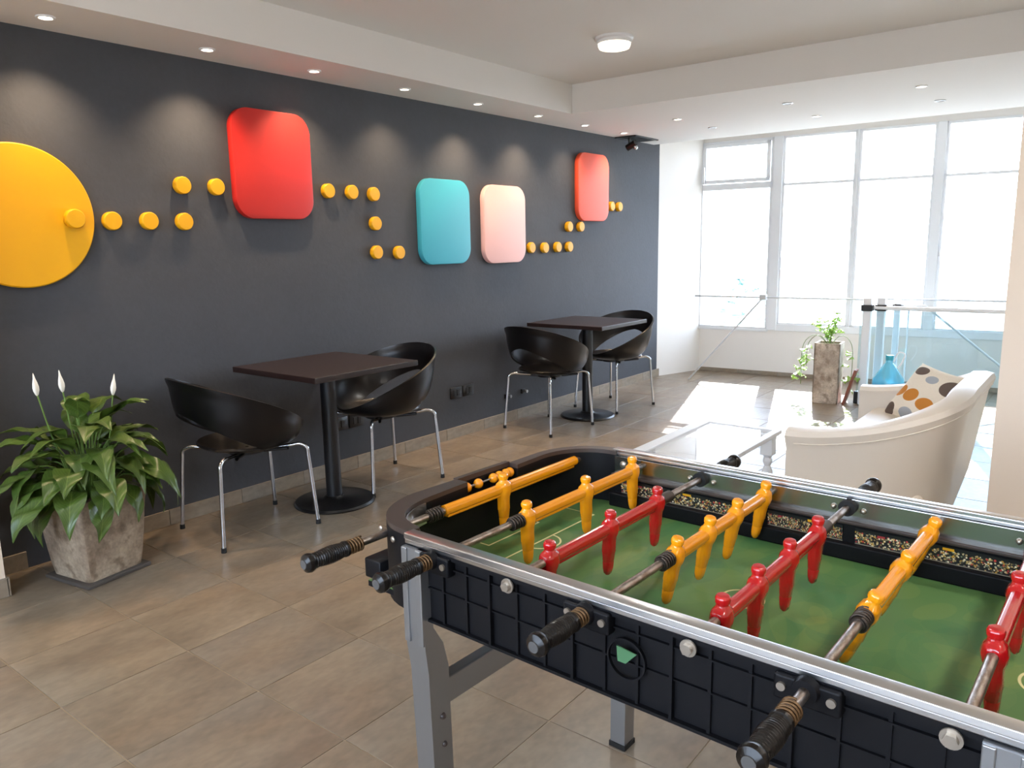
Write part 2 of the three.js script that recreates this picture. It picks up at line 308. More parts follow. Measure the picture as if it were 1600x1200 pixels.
spotLamp(5.6, 0.868, 0.4, 'small lit recessed spotlight in the low ceiling nearest the ceiling hatch'); spotLamp(6.22, 1.706, 0.4, 'small lit recessed spotlight in the low ceiling before the second window'); spotLamp(5.5, 2.547, 0.4, 'small lit recessed spotlight in the low ceiling, rightmost lit one');
spotLamp(6.22, 0.877, 0, 'unlit recessed spotlight in the low ceiling before the leftmost window'); spotLamp(5.51, 1.726, 0, 'unlit recessed spotlight in the middle of the low ceiling'); spotLamp(6.15, 2.542, 0, 'unlit recessed spotlight in the low ceiling, rightmost of the unlit ones');
{ // hatch and small camera at the end of the dark wall
  const h = thing('ceiling_hatch', 'dark open ceiling hatch at the right end of the dark wall', 'hatch', [6.33, HLOW, 0.13]);
  mesh('frame', [rbox(-0.2, 0.22, -0.012, -0.002, -0.12, -0.1, 0.002), rbox(-0.2, 0.22, -0.012, -0.002, 0.07, 0.09, 0.002)], M.black, h); mesh('panel', box(-0.2, 0.22, -0.008, -0.003, -0.1, 0.07), M.black, h);
  const c = thing('security_camera', 'small black camera hanging below the ceiling hatch', 'camera', [6.2, HLOW - 0.012, 0.12]);
  mesh('bracket', cyl(0.012, 0.012, 0.05, 0, -0.02, 0), M.black, c); mesh('body', smooth(new THREE.CylinderGeometry(0.03, 0.03, 0.09, 18).rotateX(1.15).translate(0, -0.065, 0.02), 0.6), M.blackPlastic, c); mesh('lens', new THREE.SphereGeometry(0.022, 14, 10).translate(0, -0.084, 0.06), M.chrome, c);
}

// ---------------------------------------------------------------- wall decoration: plain coloured panels, a disc and round knobs
function plate(w, h, r, d = 0.04) {
  const s = new THREE.Shape(), x = w / 2, y = h / 2;
  s.moveTo(-x + r, -y); s.lineTo(x - r, -y); s.absarc(x - r, -y + r, r, -Math.PI / 2, 0); s.lineTo(x, y - r); s.absarc(x - r, y - r, r, 0, Math.PI / 2); s.lineTo(-x + r, y); s.absarc(-x + r, y - r, r, Math.PI / 2, Math.PI); s.lineTo(-x, -y + r); s.absarc(-x + r, -y + r, r, Math.PI, Math.PI * 1.5);
  return smooth(new THREE.ExtrudeGeometry(s, { depth: d - 0.008, bevelEnabled: true, bevelThickness: 0.004, bevelSize: 0.004, bevelSegments: 2, curveSegments: 14 }).translate(0, 0, 0.004));
}
for (const [name, x, y, m, label] of [['red', 2.57, 1.775, M.red, 'large plain red panel with rounded corners on the dark wall'], ['teal', 3.893, 1.497, M.teal, 'plain teal blue panel with rounded corners on the dark wall'], ['pink', 4.53, 1.487, M.pink, 'plain pale pink panel with rounded corners on the dark wall'], ['orange', 5.745, 1.803, M.orange, 'plain orange panel with rounded corners near the window end']]) {
  const p = mesh('wall_panel', plate(0.475, 0.545, 0.1, 0.04), m); p.position.set(x, y, 0.001); tag(p, label, 'wall panel', 'coloured panels on the dark wall');
}
{
  const d = mesh('wall_disc', smooth(lathe([[0, 0], [0.288, 0], [0.293, 0.003], [0.293, 0.024], [0.288, 0.029], [0, 0.029]], 96).rotateX(Math.PI / 2)), M.yellow); d.position.set(1.33, 1.493, 0.001); tag(d, 'large plain yellow disc on the dark wall above the peace lily', 'wall disc');
  const g = ready(smooth(lathe([[0, 0], [0.038, 0], [0.041, 0.004], [0.041, 0.03], [0.037, 0.035], [0, 0.036]], 32).rotateX(Math.PI / 2)));
  const K = [[1.531, 1.484, 'on the right side of the large yellow disc', 0.03], [1.702, 1.478, 'just right of the large disc, lower row'], [1.873, 1.48, 'second right of the large disc, lower row'], [2.047, 1.479, 'at the right end of the row beside the large disc'], [2.053, 1.65, 'in the upper pair left of the red panel, farther from it'], [2.233, 1.65, 'touching distance left of the red panel'], [2.933, 1.66, 'first right of the red panel'], [3.107, 1.66, 'second right of the red panel'], [3.276, 1.655, 'third right of the red panel, top of the falling column'], [3.28, 1.482, 'in the middle of the column between red and teal panels'], [3.279, 1.31, 'at the foot of the column left of the teal panel'], [3.467, 1.305, 'close left of the teal panel near its bottom'], [4.867, 1.315, 'first right of the pink panel'], [5.046, 1.312, 'second right of the pink panel'], [5.224, 1.315, 'third right of the pink panel'], [5.392, 1.315, 'fourth right of the pink panel, below another plaque'], [5.392, 1.477, 'below left of the orange panel, above the row end'], [5.566, 1.478, 'directly below the orange panel'], [6.066, 1.658, 'close right of the orange panel'], [6.2, 1.657, 'last on the right of the dark wall']];
  for (const [x, y, w, z] of K) { const k = mesh('round_plaque', g, M.yellow); k.position.set(x, y, z ?? 0.001); tag(k, `small round yellow plaque, ${w}`, 'wall plaque', 'round yellow plaques on the dark wall'); }
}
// sockets low on the dark wall
function socket(x, y, label) { const t = thing('wall_socket', label, 'socket', [x, y, 0]); mesh('cover_plate', smooth(rbox(-0.058, 0.058, -0.04, 0.04, 0, 0.012, 0.006)), M.blackPlastic, t); mesh('insert', [rbox(-0.03, -0.004, -0.022, 0.022, 0.01, 0.016, 0.003), rbox(0.004, 0.03, -0.022, 0.022, 0.01, 0.016, 0.003)], M.black, t); }
socket(3.97, 0.323, 'black wall socket left of a pair between the two cafe tables'); socket(4.1, 0.322, 'black wall socket right of a pair between the two cafe tables'); socket(2.93, 0.3, 'black wall socket behind the chair right of the near table'); socket(3.06, 0.3, 'black wall socket beside another behind the near table chair');
{ const t = thing('cable_outlet', 'small black cable outlet low on the wall, left one behind the far chair', 'outlet', [4.55, 0.203, 0]); mesh('cover_plate', rbox(-0.03, 0.03, -0.018, 0.018, 0, 0.02), M.blackPlastic, t); mesh('plug', cyl(0.012, 0.012, 0.03, 0, 0, 0).rotateX(1.57).translate(0, 0, 0.03), M.steel, t); const c = t.clone(); c.name = numbered('cable_outlet'); c.position.set(4.756, 0.21, 0); scene.add(c); tag(c, 'small black cable outlet low on the wall, right one behind the far chair', 'outlet'); }

// ---------------------------------------------------------------- cafe tables and chairs
function makeTable() {
  const t = thing('cafe_table', 'square dark brown cafe table nearest, with black column and round foot', 'table', [2.546, 0, 0.4], 0, 'square cafe tables along the dark wall');
  mesh('tabletop', rbox(-0.335, 0.335, 0.722, 0.75, -0.335, 0.335, 0.003), M.wenge, t);
  mesh('column', [cyl(0.041, 0.041, 0.7, 0, 0.37, 0, 32)], M.black, t);
  mesh('mounting_plate', rbox(-0.16, 0.16, 0.712, 0.722, -0.16, 0.16), M.black, t);
  mesh('base', smooth(lathe([[0, 0], [0.212, 0], [0.214, 0.006], [0.205, 0.016], [0.06, 0.026], [0.045, 0.04], [0, 0.04]], 56)), M.blackPlastic, t);
  return t;
}
const t1 = makeTable();
{ const c = t1.clone(); c.name = numbered('cafe_table'); c.position.set(5.07, 0, 0.4); scene.add(c); tag(c, 'square dark brown cafe table farthest, near the windows, with black column', 'table', 'square cafe tables along the dark wall'); }

function makeChair(feet) { // local axes: forward +z, back -z
  const t = thing('cafe_chair', '', 'chair', [0, 0, 0], 0, 'black tub chairs at the cafe tables');
  const H = (p) => 0.466 + 0.31 * Math.pow((1 + Math.cos(p)) / 2, 0.8), Rr = (p) => 0.287 + 0.03 * Math.cos(p) + 0.012 * Math.sin(p) ** 2, Rs = (p) => 0.205 + 0.008 * Math.sin(p) ** 2;
  const P = (p, s) => { // s 0 centre .. 1 rim
    let r, y; const S = 0.45;
    if (s < S) { const k = s / S; r = Rs(p) * k; y = 0.398 + 0.034 * k ** 2.4; } else { const k = (s - S) / (1 - S); r = lerp(Rs(p), Rr(p), 1 - (1 - k) ** 2) + 0.012 * sstep(0.88, 1, k) * (1 + Math.cos(p)) / 2; y = lerp(0.432, H(p), k ** 1.3); }
    return V(Math.sin(p) * r, y, -Math.cos(p) * r);
  };
  const hi = (p) => 0.5 + (Math.abs(p) < 1.42 ? 0.29 * (1 - (Math.abs(p) / 1.42) ** 1.6) : 0), lo = 0.497;
  const ang = (u) => (u * 2 - 1) * Math.PI;
  const lower = shell((u, v) => P(ang(u), lerp(0.02, lo, v)), 88, 12, 0.011, true), upper = shell((u, v) => P(ang(u), lerp(hi(ang(u)), 1, v)), 88, 14, 0.011, true);
  mesh('seat_shell', [smooth(lower, 0.9), smooth(upper, 0.9)], M.shellBlack, t);
  mesh('under_frame', [tube([V(-0.16, 0.397, -0.13), V(0, 0.382, 0), V(0.16, 0.397, 0.13)], 0.009), tube([V(0.16, 0.397, -0.13), V(0, 0.382, 0), V(-0.16, 0.397, 0.13)], 0.009), cyl(0.09, 0.09, 0.012, 0, 0.388, 0)], M.black, t);
  for (const [fx, fz] of feet) {
    const a = V(Math.sign(fx) * 0.1, 0.398, Math.sign(fz) * 0.1), k = V(fx * 0.86, 0.412, fz * 0.86), f = V(fx, 0.012, fz);
    const pts = [a, a.clone().lerp(k, 0.55), a.clone().lerp(k, 0.85), k.clone().add(V(fx * 0.035, -0.02, fz * 0.035)), k.clone().lerp(f, 0.14).add(V(fx * 0.03, 0, fz * 0.03)), k.clone().lerp(f, 0.5).add(V(fx * 0.018, 0, fz * 0.018)), f];
    const leg = mesh('leg', tube(pts, 0.0092, 48, 12), M.chrome, t); mesh('foot_cap', cyl(0.0115, 0.0125, 0.022, fx, 0.011, fz, 14), M.rubber, leg);
  }
  return t;
}
const feet = [[-0.225, -0.255], [0.225, -0.255], [-0.215, 0.235], [0.215, 0.235]];
const chair = makeChair(feet);
[[2.07, 0.36, Math.PI / 2 - 0.12, 'black tub chair with chrome legs left of the near table, seen from behind'], [2.965, 0.335, -Math.PI / 2 - 0.1, 'black tub chair with chrome legs right of the near table'], [4.61, 0.364, Math.PI / 2 - 0.1, 'black tub chair with chrome legs left of the far table'], [5.5, 0.38, -Math.PI / 2 - 0.12, 'black tub chair with chrome legs right of the far table, nearest the window wall']]
  .forEach(([x, z, r, l], i) => { const c = i ? chair.clone() : chair; if (i) { c.name = numbered('cafe_chair'); scene.add(c); } c.position.set(x, 0, z); c.rotation.y = r; tag(c, l, 'chair', 'black tub chairs at the cafe tables'); });

// ---------------------------------------------------------------- peace lily in its concrete pot
function leafGeo(L, W, bend, fold = 0.25, nu = 6, nv = 12) { // grows along +z from the origin, curls down
  const pos = [], uv = [], idx = [];
  for (let j = 0; j <= nv; j++) {
    const t = j / nv, w = W * Math.pow(Math.sin(Math.PI * Math.pow(t, 0.8)), 0.85) * (1 - 0.25 * t), a = bend * t * t * 1.2, z = L * (t - 0.12 * a * t), y = -L * a * 0.42 * t;
    for (let i = 0; i <= nu; i++) { const s = i / nu * 2 - 1; pos.push(s * w * 0.5, y + fold * Math.abs(s) * w * 0.5 + 0.006 * Math.sin(t * 14 + s * 3), z); uv.push(i / nu, t); }
  }
  for (let j = 0; j < nv; j++) for (let i = 0; i < nu; i++) { const a = j * (nu + 1) + i, b = a + nu + 1; idx.push(a, b, a + 1, a + 1, b, b + 1); }
  const g = new THREE.BufferGeometry(); g.setAttribute('position', new THREE.Float32BufferAttribute(pos, 3)); g.setAttribute('uv', new THREE.Float32BufferAttribute(uv, 2)); g.setIndex(idx); g.computeVertexNormals(); return g;
}
{
  const t = thing('potted_plant', 'peace lily with white flowers in a tapered concrete pot', 'potted plant', [1.362, 0, 0.293], 0.17);
  const sq = (h, y, r = 0.02) => { const o = []; for (let c = 0; c < 4; c++) for (let k = 0; k < 4; k++) { const a = (c + k / 3) * Math.PI / 2, cx = (c === 0 || c === 3 ? 1 : -1), cz = (c < 2 ? 1 : -1); o.push(V(cx * (h - r) + r * Math.cos(a), y, cz * (h - r) + r * Math.sin(a))); } return o; };
  mesh('saucer', rbox(-0.145, 0.145, 0, 0.016, -0.145, 0.145, 0.004), M.slate, t);
  mesh('pot', smooth(loft([sq(0.122, 0.016), sq(0.13, 0.07), sq(0.157, 0.36), sq(0.144, 0.36), sq(0.14, 0.33)].reverse(), false), 0.6), M.concreteDim, t);
  mesh('soil', box(-0.137, 0.137, 0.3, 0.335, -0.137, 0.137), M.soil, t);
  const variants = []; for (let k = 0; k < 9; k++) variants.push(ready(leafGeo(rr(0.17, 0.23), rr(0.105, 0.135), rr(0.6, 1.5), rr(0.1, 0.28)), false));
  const stalk = [];
  for (let k = 0; k < 74; k++) {
    const ring = k / 74, az = k * 2.399 + rr(-0.3, 0.3), up = lerp(0.3, 0.0, ring) * rr(0.7, 1.1), out = lerp(0.03, 0.215, Math.sqrt(ring)) * rr(0.75, 1.15);
    const base = V(Math.cos(az) * out * 0.25, 0.335, Math.sin(az) * out * 0.25), p = V(Math.cos(az) * out, 0.37 + up, Math.sin(az) * out);
    if (0.293 + p.z < 0.1 && Math.sin(az) < -0.2 && ring > 0.3) continue;                       // the wall is behind
    stalk.push(tube([base, base.clone().lerp(p, 0.6).add(V(0, 0.05, 0)), p], 0.0035, 8, 5));
    const l = mesh('leaf', variants[k % 9], M.leaf, t, false); l.position.copy(p); l.rotation.order = 'YXZ'; l.rotation.set(lerp(-0.85, 0.7, ring) + rr(-0.2, 0.2), Math.PI / 2 - az + rr(-0.35, 0.35), rr(-0.3, 0.3)); l.scale.setScalar(rr(0.85, 1.12));
    l.updateMatrix(); const low = new THREE.Box3().setFromBufferAttribute(l.geometry.attributes.position).applyMatrix4(l.matrix).min.z; if (low < -0.24) { l.position.z += Math.min(-0.24 - low, 0.2); }
  }
  mesh('stalks', stalk, M.stem, t).userData.kind = 'stuff';
  for (const [x, y, z, lean] of [[-0.165, 0.79, 0.0, -0.02], [-0.075, 0.79, 0.02, -0.03], [0.115, 0.745, 0.05, 0.04]]) {
    const f = mesh('flower', smooth(lathe([[0, 0], [0.008, 0.008], [0.0145, 0.024], [0.0155, 0.036], [0.012, 0.054], [0.006, 0.072], [0.003, 0.088], [0, 0.096]], 16), 1.2).scale(1, 1, 0.55), M.spathe, t); f.position.set(x, y, z); f.rotation.set(0, 0.4, lean > 0 ? -0.28 : 0.1);
    const s = mesh('flower_stem', tube([V(x * 0.3, 0.34, z * 0.3), V(x * 0.75, 0.6, z), V(x, y + 0.004, z)], 0.003, 16, 6), M.stem, t);
  }
}
// tall planter with a trailing plant near the windows
{
  const t = thing('potted_plant', 'light green trailing plant in a tall square grey concrete planter', 'potted plant', [6.617, 0, 1.778], 0.1);
  mesh('planter', [rbox(-0.1, 0.1, 0, 0.5, -0.1, -0.085, 0.004), rbox(-0.1, 0.1, 0, 0.5, 0.085, 0.1, 0.004), rbox(-0.1, -0.085, 0, 0.5, -0.1, 0.1, 0.004), rbox(0.085, 0.1, 0, 0.5, -0.1, 0.1, 0.004)], M.concrete, t);
  mesh('soil', box(-0.086, 0.086, 0.02, 0.475, -0.086, 0.086), M.soil, t);
  const g = ready(leafGeo(0.06, 0.068, 0.5, 0.2, 4, 6), false), stems = [];
  const add = (p, s) => { const l = mesh('leaf', g, M.smallLeaf, t, false); l.position.copy(p); l.rotation.set(rr(-0.6, 0.7), rr(0, 6.28), rr(-0.4, 0.4)); l.scale.setScalar(s); };
  for (const [dx, dz, h, n] of [[-0.02, -0.14, 0.22, 9], [0, -0.02, 0.2, 10], [0.02, 0.05, 0.24, 10], [-0.04, 0.03, 0.12, 8], [0.03, 0.09, 0.3, 6]]) {
    stems.push(tube([V(0, 0.47, 0), V(dx * 0.5, 0.5 + h * 0.6, dz * 0.5), V(dx, 0.5 + h, dz)], 0.0025, 12, 5));
    for (let k = 0; k < n; k++) { const f = rr(0.15, 1); add(V(dx * f + rr(-0.05, 0.05), 0.5 + h * f + rr(-0.02, 0.03), dz * f + rr(-0.05, 0.05)), rr(0.7, 1.15)); }
  }
  for (const [x, z, n, drop] of [[-0.03, -0.19, 16, 0.36], [0.02, 0.16, 10, 0.4], [-0.06, -0.15, 7, 0.2]]) {
    stems.push(tube([V(0, 0.47, 0), V(x * 0.6, 0.56, z * 0.55), V(x, 0.5, z), V(x, 0.5 - drop, z * 1.1)], 0.0025, 18, 5));
    for (let k = 0; k < n; k++) { const f = Math.pow(rnd(), 0.6); add(V(x + rr(-0.05, 0.05), 0.52 - drop * f, z * (1 + 0.1 * f) + rr(-0.045, 0.045)), rr(0.75, 1.2)); }
  }
  mesh('stems', stems, M.stem, t).userData.kind = 'stuff';
}

// ---------------------------------------------------------------- rack, glass railing, jug, board
{
  const t = thing('drying_rack', 'thin white metal rack with long top rails and slanting legs before the windows', 'rack', [0, 0, 0]);
  mesh('rail', bar(V(7.0, 0.823, 0.4), V(7.09, 0.823, 1.93), 0.008), M.rackGrey, t); mesh('rail', bar(V(7.12, 0.83, 2.02), V(7.22, 0.83, 3.2), 0.008), M.rackGrey, t); mesh('rail', bar(V(6.95, 0.79, 1.95), V(7.0, 0.79, 2.4), 0.007), M.rackGrey, t);
  mesh('leg', bar(V(7.02, 0.823, 1.06), V(6.98, 0.005, 0.36), 0.008), M.rackGrey, t); mesh('leg', bar(V(7.0, 0.79, 2.4), V(7.05, 0.005, 3.35), 0.009), M.rackGrey, t);
  mesh('hinge', rbox(7.0, 7.05, 0.8, 0.85, 1.03, 1.09, 0.008), M.rackGrey, t); mesh('strut', bar(V(7.0, 0.005, 2.28), V(7.0, 0.79, 2.28), 0.007), M.rackGrey, t);
}
{
  const t = thing('glass_railing', 'clear glass stair railing with white posts and black clamps', 'railing', [0, 0, 0]);
  for (const [x, z, w] of [[6.66, 2.045, 0.03], [6.72, 2.135, 0.03], [6.8, 2.235, 0.022]]) {
    const p = mesh('post', rbox(x - w, x + w, 0, 0.87, z - w, z + w, 0.006), M.aluWhite, t); mesh('clamp', rbox(x - w - 0.012, x + w + 0.012, 0.765, 0.815, z - w - 0.012, z + w + 0.012, 0.006), M.black, p);
  }
  mesh('top_rail', bar(V(6.69, 0.79, 2.0), V(6.69, 0.79, 3.9), 0.017, 16), M.aluWhite, t);
  mesh('glass_panel', box(6.685, 6.695, 0.08, 0.77, 1.985, 3.9), M.glassTint, t);
  mesh('foot_clamp', rbox(6.66, 6.72, 0.0, 0.1, 1.975, 2.01, 0.006), M.black, t);
}
{
  const t = thing('water_jug', 'large blue plastic water jug on the floor before the glass railing', 'jug', [6.45, 0, 2.275]);
  mesh('bottle', smooth(lathe([[0.001, 0.0], [0.105, 0.002], [0.115, 0.02], [0.115, 0.24], [0.11, 0.265], [0.04, 0.375], [0.026, 0.39], [0.026, 0.42]], 36), 0.8), M.jug, t);
  mesh('water', smooth(lathe([[0, 0.006], [0.104, 0.007], [0.111, 0.022], [0.111, 0.245], [0, 0.245]], 36), 0.5), M.water, t); mesh('cap', cyl(0.028, 0.028, 0.035, 0, 0.43, 0), M.teal, t);
  mesh('handle', tube([V(0.0, 0.4, 0.03), V(0.02, 0.47, 0.06), V(0.02, 0.46, 0.1), V(0, 0.4, 0.09), V(0, 0.35, 0.062)], 0.006), M.aluWhite, t);
}
{
  const t = thing('board', 'reddish brown wooden board leaning between planter and railing', 'board', [6.615, 0, 1.915], 0.1);
  mesh('plank', rbox(-0.06, 0.06, 0, 0.3, -0.01, 0.01, 0.003).rotateX(0.28), M.wood, t);
}

// ---------------------------------------------------------------- sofa, cushions, coffee table
{
  const t = thing('sofa', 'cream leather tub sofa with curved back behind the football table', 'sofa', [3.83, 0, 2.57]); // opening faces -z
  const hw = 0.63, depth = 0.63, R = 0.34, N = 64;
  const path = (s) => { // s 0..1 from left arm front round the back to the right arm front; returns [x, z, nx, nz]
    const L1 = depth - R, A = Math.PI * R / 2, L2 = 2 * (hw - R), tot = 2 * L1 + 2 * A + L2; let d = s * tot;
    if (d < L1) return [-hw, d, -1, 0]; d -= L1;
    if (d < A) { const a = d / R; return [-hw + R - R * Math.cos(a), L1 + R * Math.sin(a), -Math.cos(a), Math.sin(a)]; } d -= A;
    if (d < L2) return [-hw + R + d, depth, 0, 1]; d -= L2;
    if (d < A) { const a = d / R; return [hw - R + R * Math.sin(a), L1 + R * Math.cos(a), Math.sin(a), Math.cos(a)]; } d -= A;
    return [hw, L1 - d, 1, 0];
  };
  const top = (s) => lerp(0.56, 0.735, sstep(0.0, 0.42, s < 0.5 ? s : 1 - s)), taper = (s) => 0.02 + 0.1 * sstep(0.05, 0.35, s < 0.5 ? s : 1 - s);
  const secs = [];
  for (let i = 0; i <= N; i++) {
    const s = i / N, [x, z, nx, nz] = path(s), h = top(s), k = taper(s), th = 0.085, o = [], at = (off, y) => o.push(V(x + nx * off, y, z + nz * off));
    at(-k, 0.04); at(-k * 0.55, 0.25); at(-0.012, h - 0.09); at(0.004, h - 0.055); at(0.012, h - 0.03); at(0.004, h - 0.008); at(-0.03, h); at(-th + 0.01, h - 0.004); at(-th - 0.008, h - 0.025); at(-th, h - 0.06); at(-th - k * 0.3, 0.3); at(-th - k, 0.04);
    secs.push(o);
  }
  mesh('shell', smooth(loft(secs), 0.55), M.leather, t);
  const seam = []; for (let i = 1; i < N; i++) { const s = i / N, [x, z, nx, nz] = path(s); seam.push(V(x + nx * 0.001, top(s) - 0.062, z + nz * 0.001)); }
  mesh('seam', tube(seam, 0.003, 120, 6), M.leather, t);
  mesh('seat', smooth(rbox(-hw + 0.1, hw - 0.1, 0.06, 0.33, 0.1, depth - 0.12, 0.03, 4)), M.leather, t);
  mesh('seat_cushion', smooth(rbox(-hw + 0.095, hw - 0.095, 0.33, 0.46, 0.07, depth - 0.14, 0.045, 5)), M.leather, t);
  for (const [x, z] of [[-0.5, 0.08], [0.5, 0.08], [-0.35, 0.42], [0.35, 0.42]]) mesh('leg', cyl(0.025, 0.02, 0.05, x, 0.025, z, 16), M.black, t);
}
function pillow(w, h, d, n = 22) { // soft square pillow with pulled corners
  const pos = [], uv = [], idx = [];
  for (const side of [1, -1]) for (let j = 0; j <= n; j++) for (let i = 0; i <= n; i++) {
    const a = i / n * 2 - 1, b = j / n * 2 - 1, ex = 1 - 0.09 * (1 - b * b) , ey = 1 - 0.09 * (1 - a * a), th = Math.pow((1 - a ** 4) * (1 - b ** 4), 0.6);
    pos.push(a * ex * w / 2 * (1 - 0.0 * b), b * ey * h / 2, side * (d / 2 * th + 0.001)); uv.push(i / n, j / n);
  }
  const W = n + 1, off = W * W;
  for (let j = 0; j < n; j++) for (let i = 0; i < n; i++) { const a = j * W + i; idx.push(a, a + 1, a + W, a + 1, a + W + 1, a + W); idx.push(off + a, off + a + W, off + a + 1, off + a + 1, off + a + W, off + a + W + 1); }
  const g = new THREE.BufferGeometry(); g.setAttribute('position', new THREE.Float32BufferAttribute(pos, 3)); g.setAttribute('uv', new THREE.Float32BufferAttribute(uv, 2)); g.setIndex(idx); g.computeVertexNormals(); return g;
}
{
  const dots = [[0.2, 0.83, 0.13, 0.09, 0], [0.47, 0.72, 0.1, 0.075, 1], [0.8, 0.66, 0.15, 0.14, 0], [0.12, 0.4, 0.1, 0.11, 2], [0.34, 0.36, 0.12, 0.12, 2], [0.62, 0.28, 0.14, 0.11, 2], [0.88, 0.2, 0.1, 0.1, 0], [0.1, 0.08, 0.1, 0.09, 0], [0.4, 0.04, 0.12, 0.1, 1]], cols = [[104, 88, 78], [172, 176, 180], [205, 132, 50]];
  const map = texture(512, 1, (u, v) => { for (const [x, y, a, b, c] of dots) if (((u - x) / a) ** 2 + ((v - y) / b) ** 2 < 1) return cols[c]; const f = fbm(u, v, 90, 90, 2, 5); return [238 + 6 * f, 226 + 6 * f, 206 + 6 * f]; });
  const p = mesh('cushion', ready(pillow(0.42, 0.32, 0.13), false), std(0xffffff, 0.85, 0, { map }), scene, false);
  p.position.set(4.17, 0.565, 2.955); p.rotation.order = 'YXZ'; p.rotation.set(-0.68, Math.PI + 0.95, -0.1); tag(p, 'cream cushion printed with brown, grey and ochre dots on the sofa', 'cushion');
}
{
  const x0 = 2.62, x1 = 3.74, z0 = 1.95, z1 = 2.375, h = 0.42, t = thing('coffee_table', 'white coffee table with turned legs and glass top by the sofa', 'coffee table', [x0, 0, z0], 0.0);
  const w = x1 - x0, d = z1 - z0;
  mesh('top_frame', [rbox(0, w, h - 0.022, h, 0, 0.06, 0.004), rbox(0, w, h - 0.022, h, d - 0.035, d, 0.004), rbox(w - 0.035, w, h - 0.022, h - 0.001, 0.03, d - 0.03, 0.004), rbox(0, 0.05, h - 0.022, h - 0.001, 0.03, d - 0.03, 0.004)], M.aluWhite, t);
  mesh('glass_top', box(0.04, w - 0.03, h - 0.014, h - 0.006, 0.05, d - 0.03), M.glass, t);
  const prof = [[0.001, 0], [0.02, 0], [0.02, 0.03], [0.03, 0.035], [0.03, 0.11], [0.018, 0.122], [0.024, 0.135], [0.016, 0.15], [0.026, 0.19], [0.026, 0.215], [0.015, 0.245], [0.022, 0.262], [0.022, 0.275], [0.017, 0.285], [0.024, 0.3], [0.001, 0.3]];
  for (const [x, z] of [[0.06, 0.05], [0.06, d - 0.045], [w - 0.06, 0.05], [w - 0.06, d - 0.045]]) {
    mesh('leg', [smooth(lathe(prof, 24)).translate(x, 0, z), rbox(x - 0.03, x + 0.03, 0.3, h - 0.02, z - 0.03, z + 0.03, 0.004), rbox(x - 0.03, x + 0.03, 0.11, 0.19, z - 0.03, z + 0.03, 0.004)], M.aluWhite, t);
  }
  mesh('stretcher', [rbox(0.07, w - 0.07, 0.13, 0.17, d - 0.06, d - 0.035, 0.003), rbox(0.07, w - 0.07, 0.13, 0.17, 0.04, 0.065, 0.003)], M.aluWhite, t);
  mesh('lower_shelf', rbox(0.05, w - 0.05, 0.168, 0.18, 0.05, d - 0.05, 0.003), M.aluWhite, t);
}

